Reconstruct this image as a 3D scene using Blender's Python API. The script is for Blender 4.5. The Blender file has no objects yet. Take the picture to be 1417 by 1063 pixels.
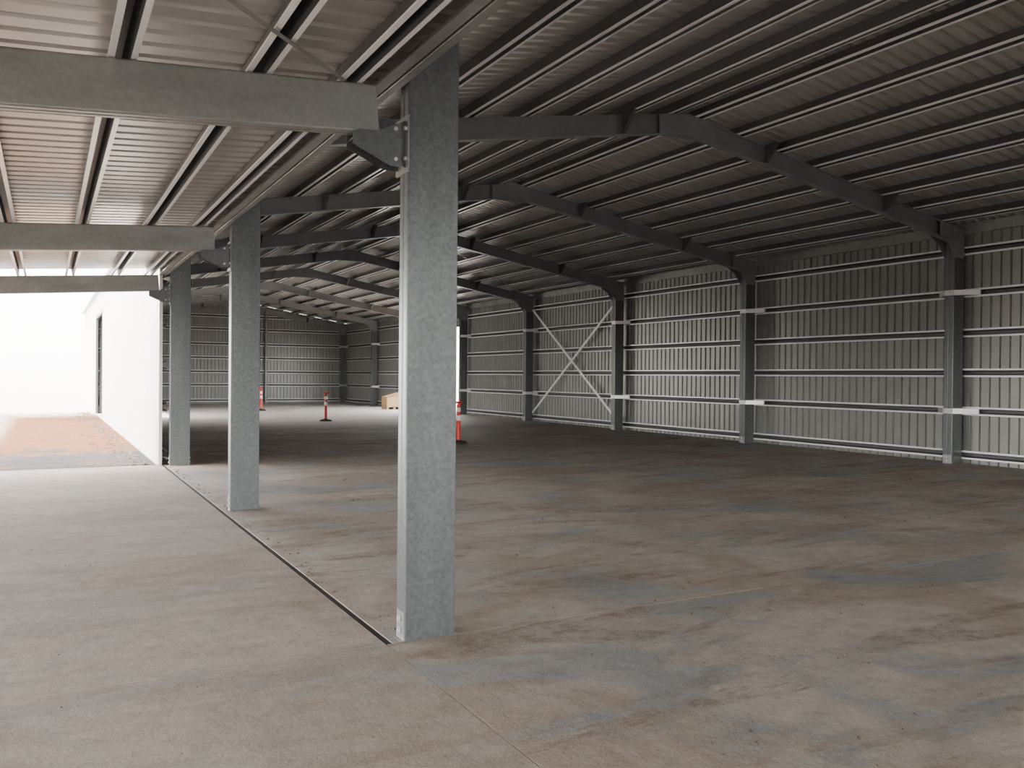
import bpy, bmesh, math, random
from mathutils import Vector, Matrix
random.seed(7)
S = bpy.context.scene

# ------------------------------------------------------------------ materials
def new_mat(name):
    m = bpy.data.materials.new(name); m.use_nodes = True
    nt = m.node_tree
    return m, nt, nt.nodes["Principled BSDF"]
def N(nt, t, **kw):
    n = nt.nodes.new(t)
    for k, v in kw.items():
        if k in n.inputs: n.inputs[k].default_value = v
        else: setattr(n, k, v)
    return n
def noise(nt, vec, scale, detail=4, rough=.6, dist=0.):
    n = nt.nodes.new("ShaderNodeTexNoise")
    n.inputs["Scale"].default_value = scale; n.inputs["Detail"].default_value = detail
    n.inputs["Roughness"].default_value = rough; n.inputs["Distortion"].default_value = dist
    if vec is not None: nt.links.new(vec, n.inputs["Vector"])
    return n.outputs["Fac"]
def mapping(nt, scale=(1,1,1), rot=(0,0,0), loc=(0,0,0)):
    tc = nt.nodes.new("ShaderNodeTexCoord"); mp = nt.nodes.new("ShaderNodeMapping")
    mp.inputs["Scale"].default_value = scale; mp.inputs["Rotation"].default_value = rot
    mp.inputs["Location"].default_value = loc
    nt.links.new(tc.outputs["Object"], mp.inputs["Vector"]); return mp.outputs["Vector"]
def ramp(nt, fac, stops):
    r = nt.nodes.new("ShaderNodeValToRGB"); el = r.color_ramp.elements
    while len(el) < len(stops): el.new(0.5)
    for e, (p, c) in zip(el, stops):
        e.position = p; e.color = (*c, 1) if len(c) == 3 else c
    nt.links.new(fac, r.inputs["Fac"]); return r.outputs["Color"]
def bw(nt, fac, a, b, hi=1.):
    return ramp(nt, fac, [(a,(0,0,0)),(b,(hi,hi,hi))])
def mix(nt, fac, a, b, mode='MIX'):
    m = nt.nodes.new("ShaderNodeMix"); m.data_type = 'RGBA'; m.blend_type = mode
    for sock, v in ((m.inputs[0], fac), (m.inputs[6], a), (m.inputs[7], b)):
        if isinstance(v, (float, int)): sock.default_value = v
        elif isinstance(v, tuple): sock.default_value = (*v, 1)
        else: nt.links.new(v, sock)
    return m.outputs[2]
def bump(nt, bs, h, strength, dist):
    b = nt.nodes.new("ShaderNodeBump"); b.inputs["Strength"].default_value = strength
    b.inputs["Distance"].default_value = dist
    nt.links.new(h, b.inputs["Height"]); nt.links.new(b.outputs[0], bs.inputs["Normal"])
def maprange(nt, sock, a, b):
    mr = N(nt, "ShaderNodeMapRange"); mr.inputs[1].default_value = a; mr.inputs[2].default_value = b
    nt.links.new(sock, mr.inputs[0]); return mr.outputs[0]
def math2(nt, op, a, b):
    n = N(nt, "ShaderNodeMath", operation=op)
    for i, v in enumerate((a, b)):
        if isinstance(v, (int, float)): n.inputs[i].default_value = v
        else: nt.links.new(v, n.inputs[i])
    return n.outputs[0]

def metal(name, c0, c1, metallic, rough, spangle=60, streak=(1,1,1), lo=.8):
    m, nt, bs = new_mat(name)
    f1 = noise(nt, mapping(nt), spangle, 2, .6)
    f2 = noise(nt, mapping(nt, streak), 2.0, 4, .65)
    a = ramp(nt, f1, [(.25, c0), (.75, c1)])
    b = ramp(nt, f2, [(.3, (lo,lo,lo)), (.7, (1.,1.,1.))])
    c = mix(nt, 1.0, a, b, 'MULTIPLY')
    nt.links.new(c, bs.inputs["Base Color"])
    bs.inputs["Metallic"].default_value = metallic
    dr = .25*(1-lo)
    r = ramp(nt, f2, [(.3, (rough+dr,)*3), (.7, (rough-dr*.6,)*3)])
    nt.links.new(r, bs.inputs["Roughness"])
    return m
M_galv = metal("galvanised_steel", (.125,.138,.137), (.195,.21,.21), .65, .38, 38, (2,2,.2), .78)
M_beam = metal("galvanised_beam_steel", (.31,.315,.305), (.38,.385,.37), .6, .40, 30, (.4,1,1.5), .65)
M_raft = metal("galvanised_rafter_steel", (.26,.275,.28), (.33,.35,.355), .5, .42, 55)
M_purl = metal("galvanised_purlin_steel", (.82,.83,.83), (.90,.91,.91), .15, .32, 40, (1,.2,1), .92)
M_chan = metal("channel_shade_and_brace_steel", (.085,.09,.095), (.13,.135,.14), .5, .48, 40, (1,.2,1))  # hat channels' shade put into the colour; plain dark steel on fly braces
M_roof = metal("zincalume_roof_sheet", (.42,.41,.385), (.48,.47,.445), .45, .38, 6, (1,.3,1), .93)
M_can  = metal("zincalume_canopy_sheet", (.47,.455,.435), (.53,.515,.495), .6, .34, 6, (1,.3,1), .9)
M_wall = metal("steel_wall_sheet", (.265,.272,.255), (.305,.312,.295), .42, .36, 3, (1,.3,.3), .94)
M_ext  = metal("cream_wall_sheet", (.80,.78,.73), (.86,.84,.80), .0, .45, 8, (1,1,.2), .92)
M_bolt = metal("bolt_steel", (.6,.6,.6), (.8,.8,.8), .5, .3)

def simple(name, col, rough=.6, metallic=0., var=.12, scale=12):
    m, nt, bs = new_mat(name)
    f = noise(nt, mapping(nt), scale, 3, .6)
    c = ramp(nt, f, [(.3, tuple(x*(1-var) for x in col)), (.7, tuple(min(1, x*(1+var)) for x in col))])
    nt.links.new(c, bs.inputs["Base Color"])
    bs.inputs["Roughness"].default_value = rough; bs.inputs["Metallic"].default_value = metallic
    return m
M_red = simple("bollard_red_plastic", (.80,.04,.02), .4)
M_white = simple("reflective_white_band", (.85,.85,.82), .4)
M_rub = simple("black_rubber", (.03,.03,.03), .8)
M_ply = simple("plywood", (.50,.33,.16), .7, var=.2)
M_card = simple("cardboard", (.50,.31,.14), .8)
M_clod = simple("dirt_clod", (.10,.07,.05), .95, var=.35, scale=30)
M_stone = simple("gravel_stone", (.10,.07,.05), .9, var=.4, scale=8)
M_dark = simple("joint_gap_shade", (.012,.009,.008), .95)  # near-black, stands for the shade down the slab joints

def floor_mat(name, inside):
    m, nt, bs = new_mat(name)
    n1 = noise(nt, mapping(nt, (1,1,1), (0,0,.5), (3.1,1.7,0)), .55, 6, .68, .6)
    n2 = noise(nt, mapping(nt, (.6,1.15,1), (0,0,.35), (7,2,0)), .8, 6, .7, .9)
    n3 = noise(nt, mapping(nt, (.36,1.4,1), (0,0,.30), (1,9,0)), 1.0, 6, .72, 1.6)
    fine = noise(nt, mapping(nt), 6, 6, .78)
    spk = noise(nt, mapping(nt), 60, 2, .8)
    if inside:
        grey, blue, dust, dark = (.385,.335,.288), (.262,.262,.256), (.315,.252,.202), (.150,.108,.080)
    else:
        grey, blue, dust, dark = (.375,.325,.28), (.30,.278,.257), (.34,.28,.233), (.20,.153,.12)
    c = mix(nt, bw(nt, n1, .44, .56), grey, dust)
    c = mix(nt, bw(nt, n2, .50, .60, .9 if inside else .6), c, blue)
    dm = mix(nt, 1., bw(nt, n3, .50, .60), bw(nt, fine, .42, .56), 'MULTIPLY')
    c = mix(nt, mix(nt, 1., dm, (.75,.75,.75) if inside else (.5,.5,.5), 'MULTIPLY'), c, dark)
    f = ramp(nt, fine, [(.25, (.70,.69,.68)), (.5, (1.,1.,1.)), (.75, (1.2,1.19,1.18))])
    c = mix(nt, 1., c, f, 'MULTIPLY')
    k = ramp(nt, spk, [(.28, (.5,.47,.45)), (.40, (1,1,1))])
    c = mix(nt, 1., c, k, 'MULTIPLY')
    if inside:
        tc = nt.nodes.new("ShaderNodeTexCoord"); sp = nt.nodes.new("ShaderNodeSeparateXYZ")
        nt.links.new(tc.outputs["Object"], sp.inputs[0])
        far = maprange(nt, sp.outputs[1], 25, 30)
        c = mix(nt, far, c, mix(nt, 1., f, (.62,.57,.51), 'MULTIPLY'))  # paler colour paints in daylight from the side openings on the far floor
    nt.links.new(c, bs.inputs["Base Color"])
    if inside:
        r = ramp(nt, n2, [(.48, (.9,)*3), (.60, (.6,)*3)])
        nt.links.new(r, bs.inputs["Roughness"])
    else:
        bs.inputs["Roughness"].default_value = .95
        bs.inputs["Specular IOR Level"].default_value = .2
    bump(nt, bs, fine, .4, .02)
    return m
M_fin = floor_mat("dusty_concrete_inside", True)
M_fout = floor_mat("dusty_concrete_canopy", False)

def ground_mat():
    m, nt, bs = new_mat("dirt_and_gravel_ground")
    tc = nt.nodes.new("ShaderNodeTexCoord"); sp = nt.nodes.new("ShaderNodeSeparateXYZ")
    nt.links.new(tc.outputs["Object"], sp.inputs[0])
    f = noise(nt, mapping(nt), .8, 6, .7, .5); g = noise(nt, mapping(nt), 9, 5, .8)
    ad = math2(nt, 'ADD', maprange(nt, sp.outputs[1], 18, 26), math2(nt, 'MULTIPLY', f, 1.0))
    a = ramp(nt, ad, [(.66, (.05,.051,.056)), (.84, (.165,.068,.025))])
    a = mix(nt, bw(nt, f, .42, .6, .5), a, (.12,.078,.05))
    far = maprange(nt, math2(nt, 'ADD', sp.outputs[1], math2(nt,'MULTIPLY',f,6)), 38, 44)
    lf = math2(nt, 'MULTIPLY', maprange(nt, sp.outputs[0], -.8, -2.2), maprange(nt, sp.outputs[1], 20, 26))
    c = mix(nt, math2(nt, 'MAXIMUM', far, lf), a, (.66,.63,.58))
    c = mix(nt, 1., c, ramp(nt, g, [(.3, (.45,.45,.45)), (.6, (1.1,1.1,1.1))]), 'MULTIPLY')
    nt.links.new(c, bs.inputs["Base Color"]); bs.inputs["Roughness"].default_value = 1.0
    bs.inputs["Specular IOR Level"].default_value = .1
    bump(nt, bs, g, .8, .05)
    return m
M_ground = ground_mat()

# ------------------------------------------------------------------ mesh builder
class MB:
    def __init__(s): s.v=[]; s.f=[]; s.m=[]; s.mats=[]; s.smooth=[]
    def mi(s, mat):
        if mat not in s.mats: s.mats.append(mat)
        return s.mats.index(mat)
    def add(s, vs, fs, mat, smooth=False):
        o=len(s.v); s.v += [tuple(v) for v in vs]
        for k,f in enumerate(fs):
            s.f.append([o+j for j in f]); s.m.append(s.mi(mat[k] if isinstance(mat,list) else mat)); s.smooth.append(smooth)
    def box(s, x0,x1,y0,y1,z0,z1, mat):
        vs=[(x,y,z) for x in (x0,x1) for y in (y0,y1) for z in (z0,z1)]
        s.add(vs, [(0,1,3,2),(4,6,7,5),(0,4,5,1),(2,3,7,6),(0,2,6,4),(1,5,7,3)], mat)
    def ext(s, prof, p0, p1, U, V, mat, caps=True):
        p0=Vector(p0); p1=Vector(p1); U=Vector(U); V=Vector(V); n=len(prof)
        vs=[p0+U*a+V*b for a,b in prof]+[p1+U*a+V*b for a,b in prof]
        fs=[(i,(i+1)%n,n+(i+1)%n,n+i) for i in range(n)]
        if isinstance(mat,list): mat=mat+[mat[0]]*2
        if caps: fs += [tuple(range(n-1,-1,-1)), tuple(range(n,2*n))]
        s.add(vs, fs, mat)
    def cyl(s, p0, p1, r, mat, n=12, r1=None):
        p0=Vector(p0); p1=Vector(p1); d=(p1-p0).normalized()
        U=d.orthogonal().normalized(); V=d.cross(U); r1=r if r1 is None else r1
        vs=[p0+(U*math.cos(a)+V*math.sin(a))*r for a in [2*math.pi*i/n for i in range(n)]]
        vs+=[p1+(U*math.cos(a)+V*math.sin(a))*r1 for a in [2*math.pi*i/n for i in range(n)]]
        s.add(vs, [(i,(i+1)%n,n+(i+1)%n,n+i) for i in range(n)], mat, True)
        s.add(vs[:n], [tuple(range(n))], mat); s.add(vs[n:], [tuple(range(n))], mat)
    def obj(s, name, parent=None, fix=True):
        me=bpy.data.meshes.new(name); me.from_pydata(s.v,[],s.f)
        for m in s.mats: me.materials.append(m)
        me.polygons.foreach_set("material_index", s.m)
        me.polygons.foreach_set("use_smooth", s.smooth)
        me.update()
        if fix:
            bm=bmesh.new(); bm.from_mesh(me); bmesh.ops.recalc_face_normals(bm, faces=bm.faces)
            bm.to_mesh(me); bm.free()
        o=bpy.data.objects.new(name, me); S.collection.objects.link(o)
        if parent: o.parent=parent
        return o
def empty(name):
    e=bpy.data.objects.new(name, None); S.collection.objects.link(e); return e

def rnd(pl, r, n=3):
    out=[pl[0]]
    for i in range(1,len(pl)-1):
        a,b,c=(Vector(p) for p in pl[i-1:i+2])
        d1=(a-b).normalized(); d2=(c-b).normalized()
        s=b+d1*r; e=b+d2*r
        for k in range(n+1):
            t=k/n; out.append(tuple((1-t)**2*s+2*t*(1-t)*b+t*t*e))
    out.append(pl[-1]); return out
def thick(pl, t):
    P=[Vector(p) for p in pl]; off=[]
    for i,p in enumerate(P):
        ns=[]
        if i>0: d=(p-P[i-1]).normalized(); ns.append(Vector((-d.y,d.x)))
        if i<len(P)-1: d=(P[i+1]-p).normalized(); ns.append(Vector((-d.y,d.x)))
        nn=sum(ns, Vector((0,0)))
        nn.normalize(); k=1/max(.4, nn.dot(ns[0])); off.append(tuple(p+nn*t*k))
    return [tuple(p) for p in P]+off[::-1]
def cee(h, w, lip=.02, t=.004, r=.008):
    return thick(rnd([(w,lip),(w,0),(0,0),(0,h),(w,h),(w,h-lip)], r), -t)
def hat(h, fl=.032, ow=.075, cw=.05, lip=.012, t=.003):
    a=ow/2; c=cw/2
    return thick([(-a-fl,lip),(-a-fl,0),(-a,0),(-c,h),(c,h),(a,0),(a+fl,0),(a+fl,lip)], t)
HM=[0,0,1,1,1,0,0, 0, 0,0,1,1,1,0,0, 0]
def hmats(fl, ch): return [ch if k else fl for k in HM]  # bright flanges, channel faces painted darker as shade inside the hat

# ------------------------------------------------------------------ dimensions
BAY=5.55; Y0=4.8
FR=[Y0+BAY*i for i in range(-2,9)]
YB=FR[-1]+.2; YF=FR[0]-.15
XL, XR, XA = 1.78, 15.74, 8.72
SL=.171
def rz(x): return 5.88-SL*abs(x-XA)
def rt(x): return 5.72-SL*abs(x-XA)
CS=.073
def cz(x): return 3.45-CS*(1.85-x)
def ct(x): return 3.33-CS*(1.85-x)
CXL=-5.9; CYE=16.05

PER=.19
def ribs(a,b):
    out=[]; s=a
    while s<b:
        for o,h in ((0,0),(.118,0),(.133,1),(.168,1),(.183,0)):
            if s+o<b: out.append((s+o,h))
        s+=PER
    out.append((b,0)); return out
def sheet(mb, a, b, fn0, fn1, mat):
    pts=ribs(a,b); vs=[]
    for s,h in pts: vs += [fn0(s,h), fn1(s,h)]
    mb.add(vs, [(2*i,2*i+1,2*i+3,2*i+2) for i in range(len(pts)-1)], mat)
RH=.038
mb=MB()
sheet(mb, YF-.1, YB+.1, lambda s,h:(XL-.15,s,rz(XL-.15)+h*RH), lambda s,h:(XA,s,rz(XA)+h*RH), M_roof)
sheet(mb, YF-.1, YB+.1, lambda s,h:(XA,s,rz(XA)+h*RH), lambda s,h:(XR+.2,s,rz(XR+.2)+h*RH), M_roof)
mb.ext([(-.3,-.3*SL),(0,0),(.3,-.3*SL),(.3,-.3*SL+.01),(0,.012),(-.3,-.3*SL+.01)], (XA,YF-.1,rz(XA)+.039),(XA,YB+.1,rz(XA)+.039),(1,0,0),(0,0,1),M_ext)
mb.obj("ceiling", fix=False)
mb=MB()
sheet(mb, YF, CYE, lambda s,h:(CXL,s,cz(CXL)+h*RH), lambda s,h:(1.88,s,cz(1.88)+h*RH), M_can)
mb.obj("canopy_roof", fix=False)

# walls
mb=MB()
WT=4.693; WB=-.12
def wx(mb,x,y0,y1,z0,z1,mat,sgn):
    sheet(mb,y0,y1,lambda s,h:(x+sgn*h*RH,s,z0),lambda s,h:(x+sgn*h*RH,s,z1),mat)
OR0,OR1=33.0,40.2
wx(mb,XR,YF,OR0,WB,WT,M_wall,1); wx(mb,XR,OR1,YB,WB,WT,M_wall,1); wx(mb,XR,OR0,OR1,3.8,WT,M_wall,1)
mb.box(XR-.02,XR+.04,OR0-.04,OR0+.04,0,3.84,M_galv); mb.box(XR-.02,XR+.04,OR1-.04,OR1+.04,0,3.84,M_galv)
mb.box(XR-.02,XR+.04,OR0,OR1,3.76,3.84,M_galv)
mb.box(XR+.039,XR+.055,YF,OR0,WB,.06,M_ext); mb.box(XR+.039,XR+.055,OR1,YB,WB,.06,M_ext)
mb.obj("wall_right", fix=False)
mb=MB()
OL0,OL1=33.2,37.6
wx(mb,XL,16.1,OL0,WB,WT,M_ext,-1); wx(mb,XL,OL1,YB,WB,WT,M_ext,-1); wx(mb,XL,OL0,OL1,3.8,WT,M_ext,-1)
wx(mb,XL,YF,16.1,3.49,WT,M_ext,-1)
for y in (OL0,OL1): mb.box(XL-.05,XL+.03,y-.05,y+.05,0,3.85,M_galv)
mb.box(XL-.05,XL+.03,OL0,OL1,3.75,3.85,M_galv)
mb.box(XL-.045,XL+.01,16.05,16.25,.0,3.45,M_ext)
mb.obj("wall_left", fix=False)
mb=MB()
sheet(mb,XL,XR,lambda s,h:(s,YB+h*RH,WB),lambda s,h:(s,YB+h*RH,rz(s)-.01),M_wall)
mb.obj("wall_back", fix=False)
mb=MB()   # unseen front gable; door opening added and sized to let in fill light
DX0,DX1=7.2,14.4
sheet(mb,XL,DX0,lambda s,h:(s,YF-h*RH,WB),lambda s,h:(s,YF-h*RH,rz(s)-.01),M_wall)
sheet(mb,DX0,DX1,lambda s,h:(s,YF-h*RH,4.0),lambda s,h:(s,YF-h*RH,rz(s)-.01),M_wall)
sheet(mb,DX1,XR,lambda s,h:(s,YF-h*RH,WB),lambda s,h:(s,YF-h*RH,rz(s)-.01),M_wall)
for x in (DX0,DX1): mb.box(x-.05,x+.05,YF-.04,YF+.1,0,4.1,M_galv)
mb.box(DX0,DX1,YF-.04,YF+.1,3.95,4.1,M_galv)
mb.obj("wall_front", fix=False)

# ---- purlins
H=hat(.15,.044,.075,.05,.014,.004)
mb=MB()
xs=[.25+.87*i for i in range(8)]
for sg in (-1,1):
    for d in xs:
        x=XA+sg*d; c=math.cos(math.atan(SL)); sn=-sg*math.sin(math.atan(SL))
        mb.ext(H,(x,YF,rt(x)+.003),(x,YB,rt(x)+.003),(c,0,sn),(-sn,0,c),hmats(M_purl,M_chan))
mb.ext(cee(.2,.075),(XR-.1,YF,rz(XR-.1)-.24),(XR-.1,YB,rz(XR-.1)-.24),(1,0,0),(0,0,1),M_beam)
mb.ext(cee(.2,.075),(XL+.11,YF,rz(XL+.1)-.24),(XL+.11,YB,rz(XL+.1)-.24),(-1,0,0),(0,0,1),M_beam)
mb.obj("roof_purlins")
mb=MB()
Hc=hat(.108)
ang=math.atan(CS)
for x in [1.55,1.03,.34,-.35,-1.04,-1.73,-2.42,-3.11,-3.8,-4.49,-5.18,-5.8]:
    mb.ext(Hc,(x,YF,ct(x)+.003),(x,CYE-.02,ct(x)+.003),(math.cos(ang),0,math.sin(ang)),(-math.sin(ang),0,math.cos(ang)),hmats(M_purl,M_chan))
mb.ext(cee(.115,.06),(1.87,YF,ct(1.87)-.0),(1.87,CYE-.02,ct(1.87)-.0),(-1,0,0),(0,0,1),M_beam)
mb.ext(thick([(0,0),(.07,0),(.07,.09)],.002),(1.71,YF,ct(1.71)),(1.71,CYE-.02,ct(1.71)),(1,0,0),(0,0,1),M_beam)
mb.obj("canopy_purlins")

# ---- wall girts
GZ=[.17,1.02,1.76,2.53,3.30,4.12]
Hg=hat(.10,.036,.095,.05,.014,.004)
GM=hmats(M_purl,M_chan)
mb=MB()
for z in GZ:
    segs=[(YF,OR0-.05),(OR1+.05,YB)] if z<3.8 else [(YF,YB)]
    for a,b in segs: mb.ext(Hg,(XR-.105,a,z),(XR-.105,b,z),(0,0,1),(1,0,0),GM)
mb.obj("wall_girts")
mb=MB()
for z in GZ:
    segs=[(16.15,OL0-.05),(OL1+.05,YB)] if z<3.8 else [(YF,YB)]
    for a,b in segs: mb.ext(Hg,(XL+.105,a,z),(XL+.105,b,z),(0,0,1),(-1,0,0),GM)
mb.obj("wall_girts")
mb=MB()
for z in GZ+[4.85]:
    x0,x1=(XL+.02,XR-.02) if z<4.5 else (XA-(5.7-z)/SL, XA+(5.7-z)/SL)
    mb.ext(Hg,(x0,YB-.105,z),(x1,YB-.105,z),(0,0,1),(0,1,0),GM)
for x in (6.4,10.9):
    mb.ext(cee(.2,.1),(x,YB-.30,0),(x,YB-.30,rt(x)-.1),(1,0,0),(0,1,0),M_beam)
mb.obj("wall_girts")

# ---- portal frames
def box_col(mb, x0, x1, y0, y1, z0, z1, mat):
    w=(y1-y0)/2; h=x1-x0
    pr=cee(h, w-.002, .022, .004, .012)
    mb.ext(pr,(x0,y0,z0),(x0,y0,z1),(0,1,0),(1,0,0),mat)
    mb.ext(pr,(x0,y1,z0),(x0,y1,z1),(0,-1,0),(1,0,0),mat)
def base_brackets(mb,x0,x1,y0,y1):
    for x,sg in ((x0,-1),(x1,1)):
        pl=thick(rnd([(.0,.17),(0,0),(.02,0)],.006),-.006)
        mb.ext(pl,(x+sg*.001,y0+.008,.002),(x+sg*.001,y1-.008,.002),(sg,0,0),(0,0,1),M_beam)
        for z in (.055,.125):
            mb.cyl((x+sg*.007,(y0+y1)/2,z),(x+sg*.019,(y0+y1)/2,z),.014,M_bolt,6)
            mb.cyl((x+sg*.006,(y0+y1)/2,z),(x+sg*.010,(y0+y1)/2,z),.02,M_bolt,12)
for i,y in enumerate(FR):
    E=empty("portal_frame")
    y1=y+.135; yc=y+.067
    mb=MB(); box_col(mb,1.9,2.235,y,y1,.0,rt(2.0)-.02,M_galv); base_brackets(mb,1.9,2.235,y,y1); mb.obj("column_left",E)
    mb=MB(); box_col(mb,15.31,15.62,y-.02,y1+.04,.0,rt(15.45)-.02,M_galv); base_brackets(mb,15.31,15.62,y-.02,y1+.04); mb.obj("column_right",E)
    mb=MB()
    for sg,xe in ((-1,1.95),(1,15.6)):
        d=Vector((xe-XA,0,rt(xe)-rt(XA))); L=d.length; d.normalize()
        up=Vector((-d.z*1,0,d.x)); 
        if up.z<0: up=-up
        p0=Vector((XA,0,rt(XA)))-up*.30; p1=p0+d*L
        for s2 in (-1,1):
            mb.ext(cee(.30,.068,.022,.004),(p0.x,yc,p0.z),(p1.x,yc,p1.z),(0,s2,0),up,M_raft)
    mb.obj("rafters",E)
    mb=MB()
    for s2 in (-1,1):
        yy=yc+s2*.0725
        a=.55
        poly=[(XA-a,rt(XA-a)-.02),(XA,rt(XA)-.02),(XA+a,rt(XA+a)-.02),(XA+a,rt(XA+a)-.29),(XA+.15,rt(XA)-.36),(XA-.15,rt(XA)-.36),(XA-a,rt(XA-a)-.29)]
        mb.ext(poly,(0,yy-.003,0),(0,yy+.003,0),(1,0,0),(0,0,1),M_raft)
        k=2.235
        poly=[(k-.3,rt(k-.3)-.02),(k+.45,rt(k+.45)-.02),(k+.45,rt(k+.45)-.29),(k+.2,rt(k)-.36),(k,rt(k)-.62),(k-.3,rt(k)-.62)]
        mb.ext(poly,(0,yy-.003,0),(0,yy+.003,0),(1,0,0),(0,0,1),M_raft)
        k=15.31
        poly=[(k+.3,rt(k+.3)-.02),(k-.45,rt(k-.45)-.02),(k-.45,rt(k-.45)-.29),(k-.2,rt(k)-.36),(k,rt(k)-.62),(k+.3,rt(k)-.62)]
        yk=yc+(.115 if s2>0 else -.093)
        mb.ext(poly,(0,yk-.003,0),(0,yk+.003,0),(1,0,0),(0,0,1),M_raft)
    mb.obj("joint_plates",E)
    mb=MB()
    for x in (4.6,7.5,10.37,13.3):
        zt=rt(x)+.0; zb=rt(x)-.28
        for s2 in (-1,1):
            poly=[(s2*.36,zt),(s2*.075,zt),(s2*.072,zb),(s2*.10,zb)]
            mb.ext(poly,(x-.03,yc,0),(x+.03,yc,0),(0,1,0),(0,0,1),M_chan)
    for z in (1.02,3.30):
        for s2 in (-1,1):
            mb.ext([(15.30,s2*.09),(15.33,s2*.09),(15.64,s2*.42),(15.60,s2*.42)],(0,yc,z-.05),(0,yc,z+.05),(1,0,0),(0,1,0),M_bolt)
        mb.box(15.292,15.308,yc-.10,yc+.10,z-.05,z+.05,M_bolt)
    mb.obj("fly_braces",E)

# ---- canopy beams
for i,y in enumerate(FR):
    if y>16.2: break
    E=empty("canopy_beam")
    mb=MB(); y0,y1=y+.012,y+.123
    d=Vector((math.cos(ang),0,math.sin(ang))); up=Vector((-d.z,0,d.x))
    pL=Vector((CXL+.05,0,ct(CXL+.05)))-up*.285; pR=Vector((1.70,0,ct(1.70)))-up*.285
    w=(y1-y0)/2
    mb.ext(cee(.283,w-.002,.02,.004,.012),(pL.x,y0,pL.z),(pR.x,y0,pR.z),(0,1,0),up,M_beam)
    mb.ext(cee(.283,w-.002,.02,.004,.012),(pL.x,y1,pL.z),(pR.x,y1,pR.z),(0,-1,0),up,M_beam)
    mb.obj("beam",E)
    mb=MB()
    poly=[(1.56,3.025),(1.60,3.04),(1.72,3.05),(1.885,3.13),(1.885,2.85),(1.79,2.85),(1.56,2.95)]
    for yy in (y0-.008,y1+.003):
        mb.ext(poly,(0,yy,0),(0,yy+.005,0),(1,0,0),(0,0,1),M_galv)
    mb.box(1.57,1.885,y0-.003,y1+.003,2.985,2.995,M_galv)
    mb.box(1.885,1.897,y-.03,y+.165,2.82,3.16,M_beam)
    for z in (2.9,3.08):
        for yy in (y-.012,y+.147):
            mb.cyl((1.870,yy,z),(1.885,yy,z),.013,M_bolt,6)
        mb.cyl((1.82,y0-.008,z-.01),(1.82,y0-.022,z-.01),.013,M_bolt,6)
    mb.obj("bracket",E)
    mb=MB(); box_col(mb,-5.85,-5.65,y,y1,0,ct(-5.75)-.29,M_galv); base_brackets(mb,-5.85,-5.65,y,y1); mb.obj("outer_post",E)

# ---- bracing straps
mb=MB()
def strap(a,b,wd=.09,t=.004):
    a=Vector(a); b=Vector(b); d=(b-a).normalized(); U=d.cross(Vector((1,0,0))).normalized(); 
    V=d.cross(U).normalized()
    mb.ext([(-wd/2,0),(wd/2,0),(wd/2,t),(-wd/2,t)],a,b,U,V,M_purl)
ya,yb=FR[5]+.22,FR[6]-.06
strap((15.56,ya,.30),(15.56,yb,4.05)); strap((15.58,ya,4.05),(15.58,yb,.30))
mb.obj("cross_bracing")
mb=MB()
def rstrap(a,b,mat=None):
    a=Vector(a); b=Vector(b); d=(b-a).normalized(); U=d.cross(Vector((0,0,1))).normalized(); V=U.cross(d)
    mb.ext([(-.015,0),(.015,0),(.015,.003),(-.015,.003)],a,b,U,V,mat or M_beam)
a,b=FR[5]+.14,FR[6]
for x0,x1 in ((2.3,XA),(XA,15.2)):
    rstrap((x0,a,rt(x0)-.03),(x1,b,rt(x1)-.03)); rstrap((x0,b,rt(x0)-.03),(x1,a,rt(x1)-.03))
mb.obj("roof_bracing")
mb=MB()
rstrap((1.5,4.78,ct(1.5)-.012),(-3.0,-.3,ct(-3.0)-.012))
mb.obj("canopy_bracing")

# ------------------------------------------------------------------ floor / ground
mb=MB()
g=.003
yy=[YF-.4,-3.0,Y0-.0,16.1]
for a,b in zip(yy[:-1],yy[1:]): mb.box(-6.3,1.782,a+g,b-g,-.14,0,M_fout)
yy=[YF-.1,-3.0,Y0,16.1,27.1,38.2,YB]
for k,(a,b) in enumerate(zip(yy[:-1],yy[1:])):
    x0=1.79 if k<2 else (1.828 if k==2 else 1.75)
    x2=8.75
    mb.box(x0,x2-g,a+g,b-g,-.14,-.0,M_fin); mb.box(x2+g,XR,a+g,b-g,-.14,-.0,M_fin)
mb.box(-6.3,XR,YF-.1,16.1,-.155,-.13,M_dark)
mb.box(1.75,XR,16.1,YB,-.155,-.13,M_dark)
mb.box(1.782,1.828,Y0,16.1,-.13,-.006,M_dark)  # added fill, its black colour stands for shade in the recessed gap
mb.obj("floor")
mb=MB(); mb.box(-400,400,-200,900,-.5,-.16,M_ground)
mb.add([(-60,16.11,-.06),(1.74,16.11,-.03),(1.74,60,-.03),(-60,60,-.06)],[(0,1,2,3)],M_ground)
mb.obj("ground")

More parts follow.
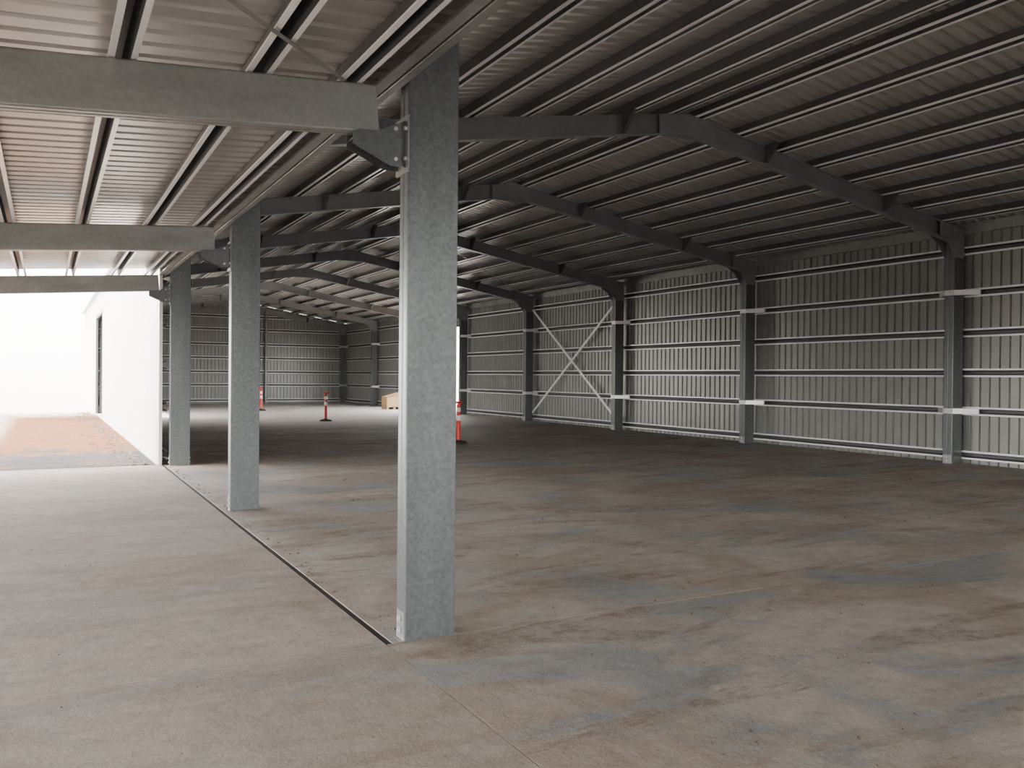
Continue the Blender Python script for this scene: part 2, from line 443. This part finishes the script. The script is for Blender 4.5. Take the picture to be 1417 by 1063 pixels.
def rock(mb,x,y,z,r,mat):
    n=6; vs=[]; sx=random.uniform(.7,1.4); a0=random.random()*6
    for k in range(n):
        a=a0+2*math.pi*k/n; q=r*random.uniform(.75,1.2); vs.append((x+q*sx*math.cos(a),y+q*math.sin(a),z))
    for k in range(n):
        a=a0+2*math.pi*k/n+.3; q=r*random.uniform(.4,.7); vs.append((x+q*sx*math.cos(a),y+q*math.sin(a),z+r*random.uniform(.5,.8)))
    mb.add(vs,[(i,(i+1)%n,n+(i+1)%n,n+i) for i in range(n)]+[tuple(range(n,2*n))],mat)
mb=MB()
for c in range(70):
    cx=random.uniform(2.8,13); cy=random.uniform(1.5,20)
    aa=random.uniform(-.4,.8); L=random.uniform(.3,1.3)
    for k in range(random.randint(4,20)):
        t=random.gauss(0,L*.5); w=random.gauss(0,.07)
        rock(mb,max(1.87,cx+math.cos(aa)*t-math.sin(aa)*w), cy+math.sin(aa)*t+math.cos(aa)*w,0,random.choice([.003,.004,.006,.008,.011]),M_clod)
for c in range(260):
    rock(mb,random.uniform(-1,5),random.uniform(2.0,15),0,random.choice([.003,.004,.005,.007]),M_clod)
for k in range(160):
    rock(mb,1.86+abs(random.gauss(0,.05)),random.uniform(5.0,15.8),0,random.choice([.005,.008,.012]),M_clod)
mb.obj("dirt_clods")
mb=MB()
for c in range(600):
    rock(mb,1.6-abs(random.gauss(0,.30)),random.uniform(16.2,40),-.05,random.choice([.02,.03,.04,.06]),M_stone)
mb.obj("gravel_stones")

# ------------------------------------------------------------------ bollards
def bollard(x,y):
    mb=MB()
    prof=[(.21,0,M_rub),(.21,.03,M_rub),(.17,.06,M_rub),(.07,.075,M_rub),(.062,.09,M_red),(.05,.10,M_red),(.05,.55,M_white),(.052,.55,M_white),
          (.052,.67,M_red),(.05,.67,M_red),(.05,.76,M_white),(.052,.76,M_white),(.052,.86,M_red),(.05,.86,M_red),(.05,.93,M_red),(.03,.95,M_red),(.03,.97,M_red)]
    n=18
    for (r0,z0,m),(r1,z1,_) in zip(prof[:-1],prof[1:]):
        vs=[(x+r0*math.cos(2*math.pi*i/n),y+r0*math.sin(2*math.pi*i/n),z0) for i in range(n)]
        vs+=[(x+r1*math.cos(2*math.pi*i/n),y+r1*math.sin(2*math.pi*i/n),z1) for i in range(n)]
        mb.add(vs,[(i,(i+1)%n,n+(i+1)%n,n+i) for i in range(n)],m,True)
    mb.cyl((x-.085,y,.985),(x+.085,y,.985),.026,M_red,12)
    mb.obj("safety_bollard")
bollard(8.57,29.2); bollard(8.40,38.6); bollard(8.62,18.4)

# ------------------------------------------------------------------ crate
mb=MB()
x0,x1,y0,y1,h=14.22,15.0,38.4,39.1,.58
for a in ((x0,x1,y0,y0+.02),(x0,x1,y1-.02,y1),(x0,x0+.02,y0+.02,y1-.02),(x1-.02,x1,y0+.02,y1-.02)): mb.box(*a,.1,h,M_ply)
mb.box(x0,x1,y0,y1,.10,.12,M_ply)
for xx in (x0,(x0+x1)/2-.05,x1-.1): mb.box(xx,xx+.1,y0,y1,0,.1,M_ply)
for xx in (x0,x1-.08): mb.box(xx,xx+.08,y0-.02,y0,.1,h,M_ply)
for z in (.12,h-.08): mb.box(x0+.08,x1-.08,y0-.02,y0,z,z+.08,M_ply)
mb.ext([(x0,h+.002),(x1,h+.20),(x1,h+.22),(x0,h+.02)],(0,y0,0),(0,y1,0),(1,0,0),(0,0,1),M_card)
mb.ext([(x0+.1,h),(x1-.02,h),(x1-.02,h+.18)],(0,y0+.02,0),(0,y0+.03,0),(1,0,0),(0,0,1),M_card)
mb.obj("plywood_crate")

# ------------------------------------------------------------------ light
w=bpy.data.worlds.new("World"); S.world=w; w.use_nodes=True; nt=w.node_tree
bg=nt.nodes["Background"]
sk=nt.nodes.new("ShaderNodeTexSky"); sk.sky_type='NISHITA'; sk.sun_disc=False
sk.sun_elevation=math.radians(55); sk.sun_rotation=math.radians(-80); sk.dust_density=3; sk.air_density=1
m=mix(nt,.78,sk.outputs[0],(5.15,5.0,4.85))
nt.links.new(m,bg.inputs[0]); bg.inputs[1].default_value=3.2
L=bpy.data.lights.new("sun","SUN"); L.energy=24; L.angle=math.radians(.6); L.color=(1,.95,.88)
so=bpy.data.objects.new("sun",L); S.collection.objects.link(so)
so.rotation_euler=Vector((.55,.12,-.82)).to_track_quat('-Z','Y').to_euler()
so.location=(-20,-5,30)

# ------------------------------------------------------------------ camera
f=1180.; th=math.atan(645/f); roll=.009; pitch=-math.atan(9.7/f)
F=Vector((math.sin(th)*math.cos(pitch),math.cos(th)*math.cos(pitch),math.sin(pitch)))
R=Vector((math.cos(th),-math.sin(th),0)); U=R.cross(F)
R2=(R+U*roll).normalized(); U2=R2.cross(F).normalized()
cam=bpy.data.cameras.new("camera"); co=bpy.data.objects.new("camera",cam); S.collection.objects.link(co)
cam.sensor_width=36; cam.lens=36*f/1417; cam.clip_end=2000
mt=Matrix((( R2.x,U2.x,-F.x,0),(R2.y,U2.y,-F.y,0),(R2.z,U2.z,-F.z,1.6),(0,0,0,1)))
co.matrix_world=mt
S.camera=co
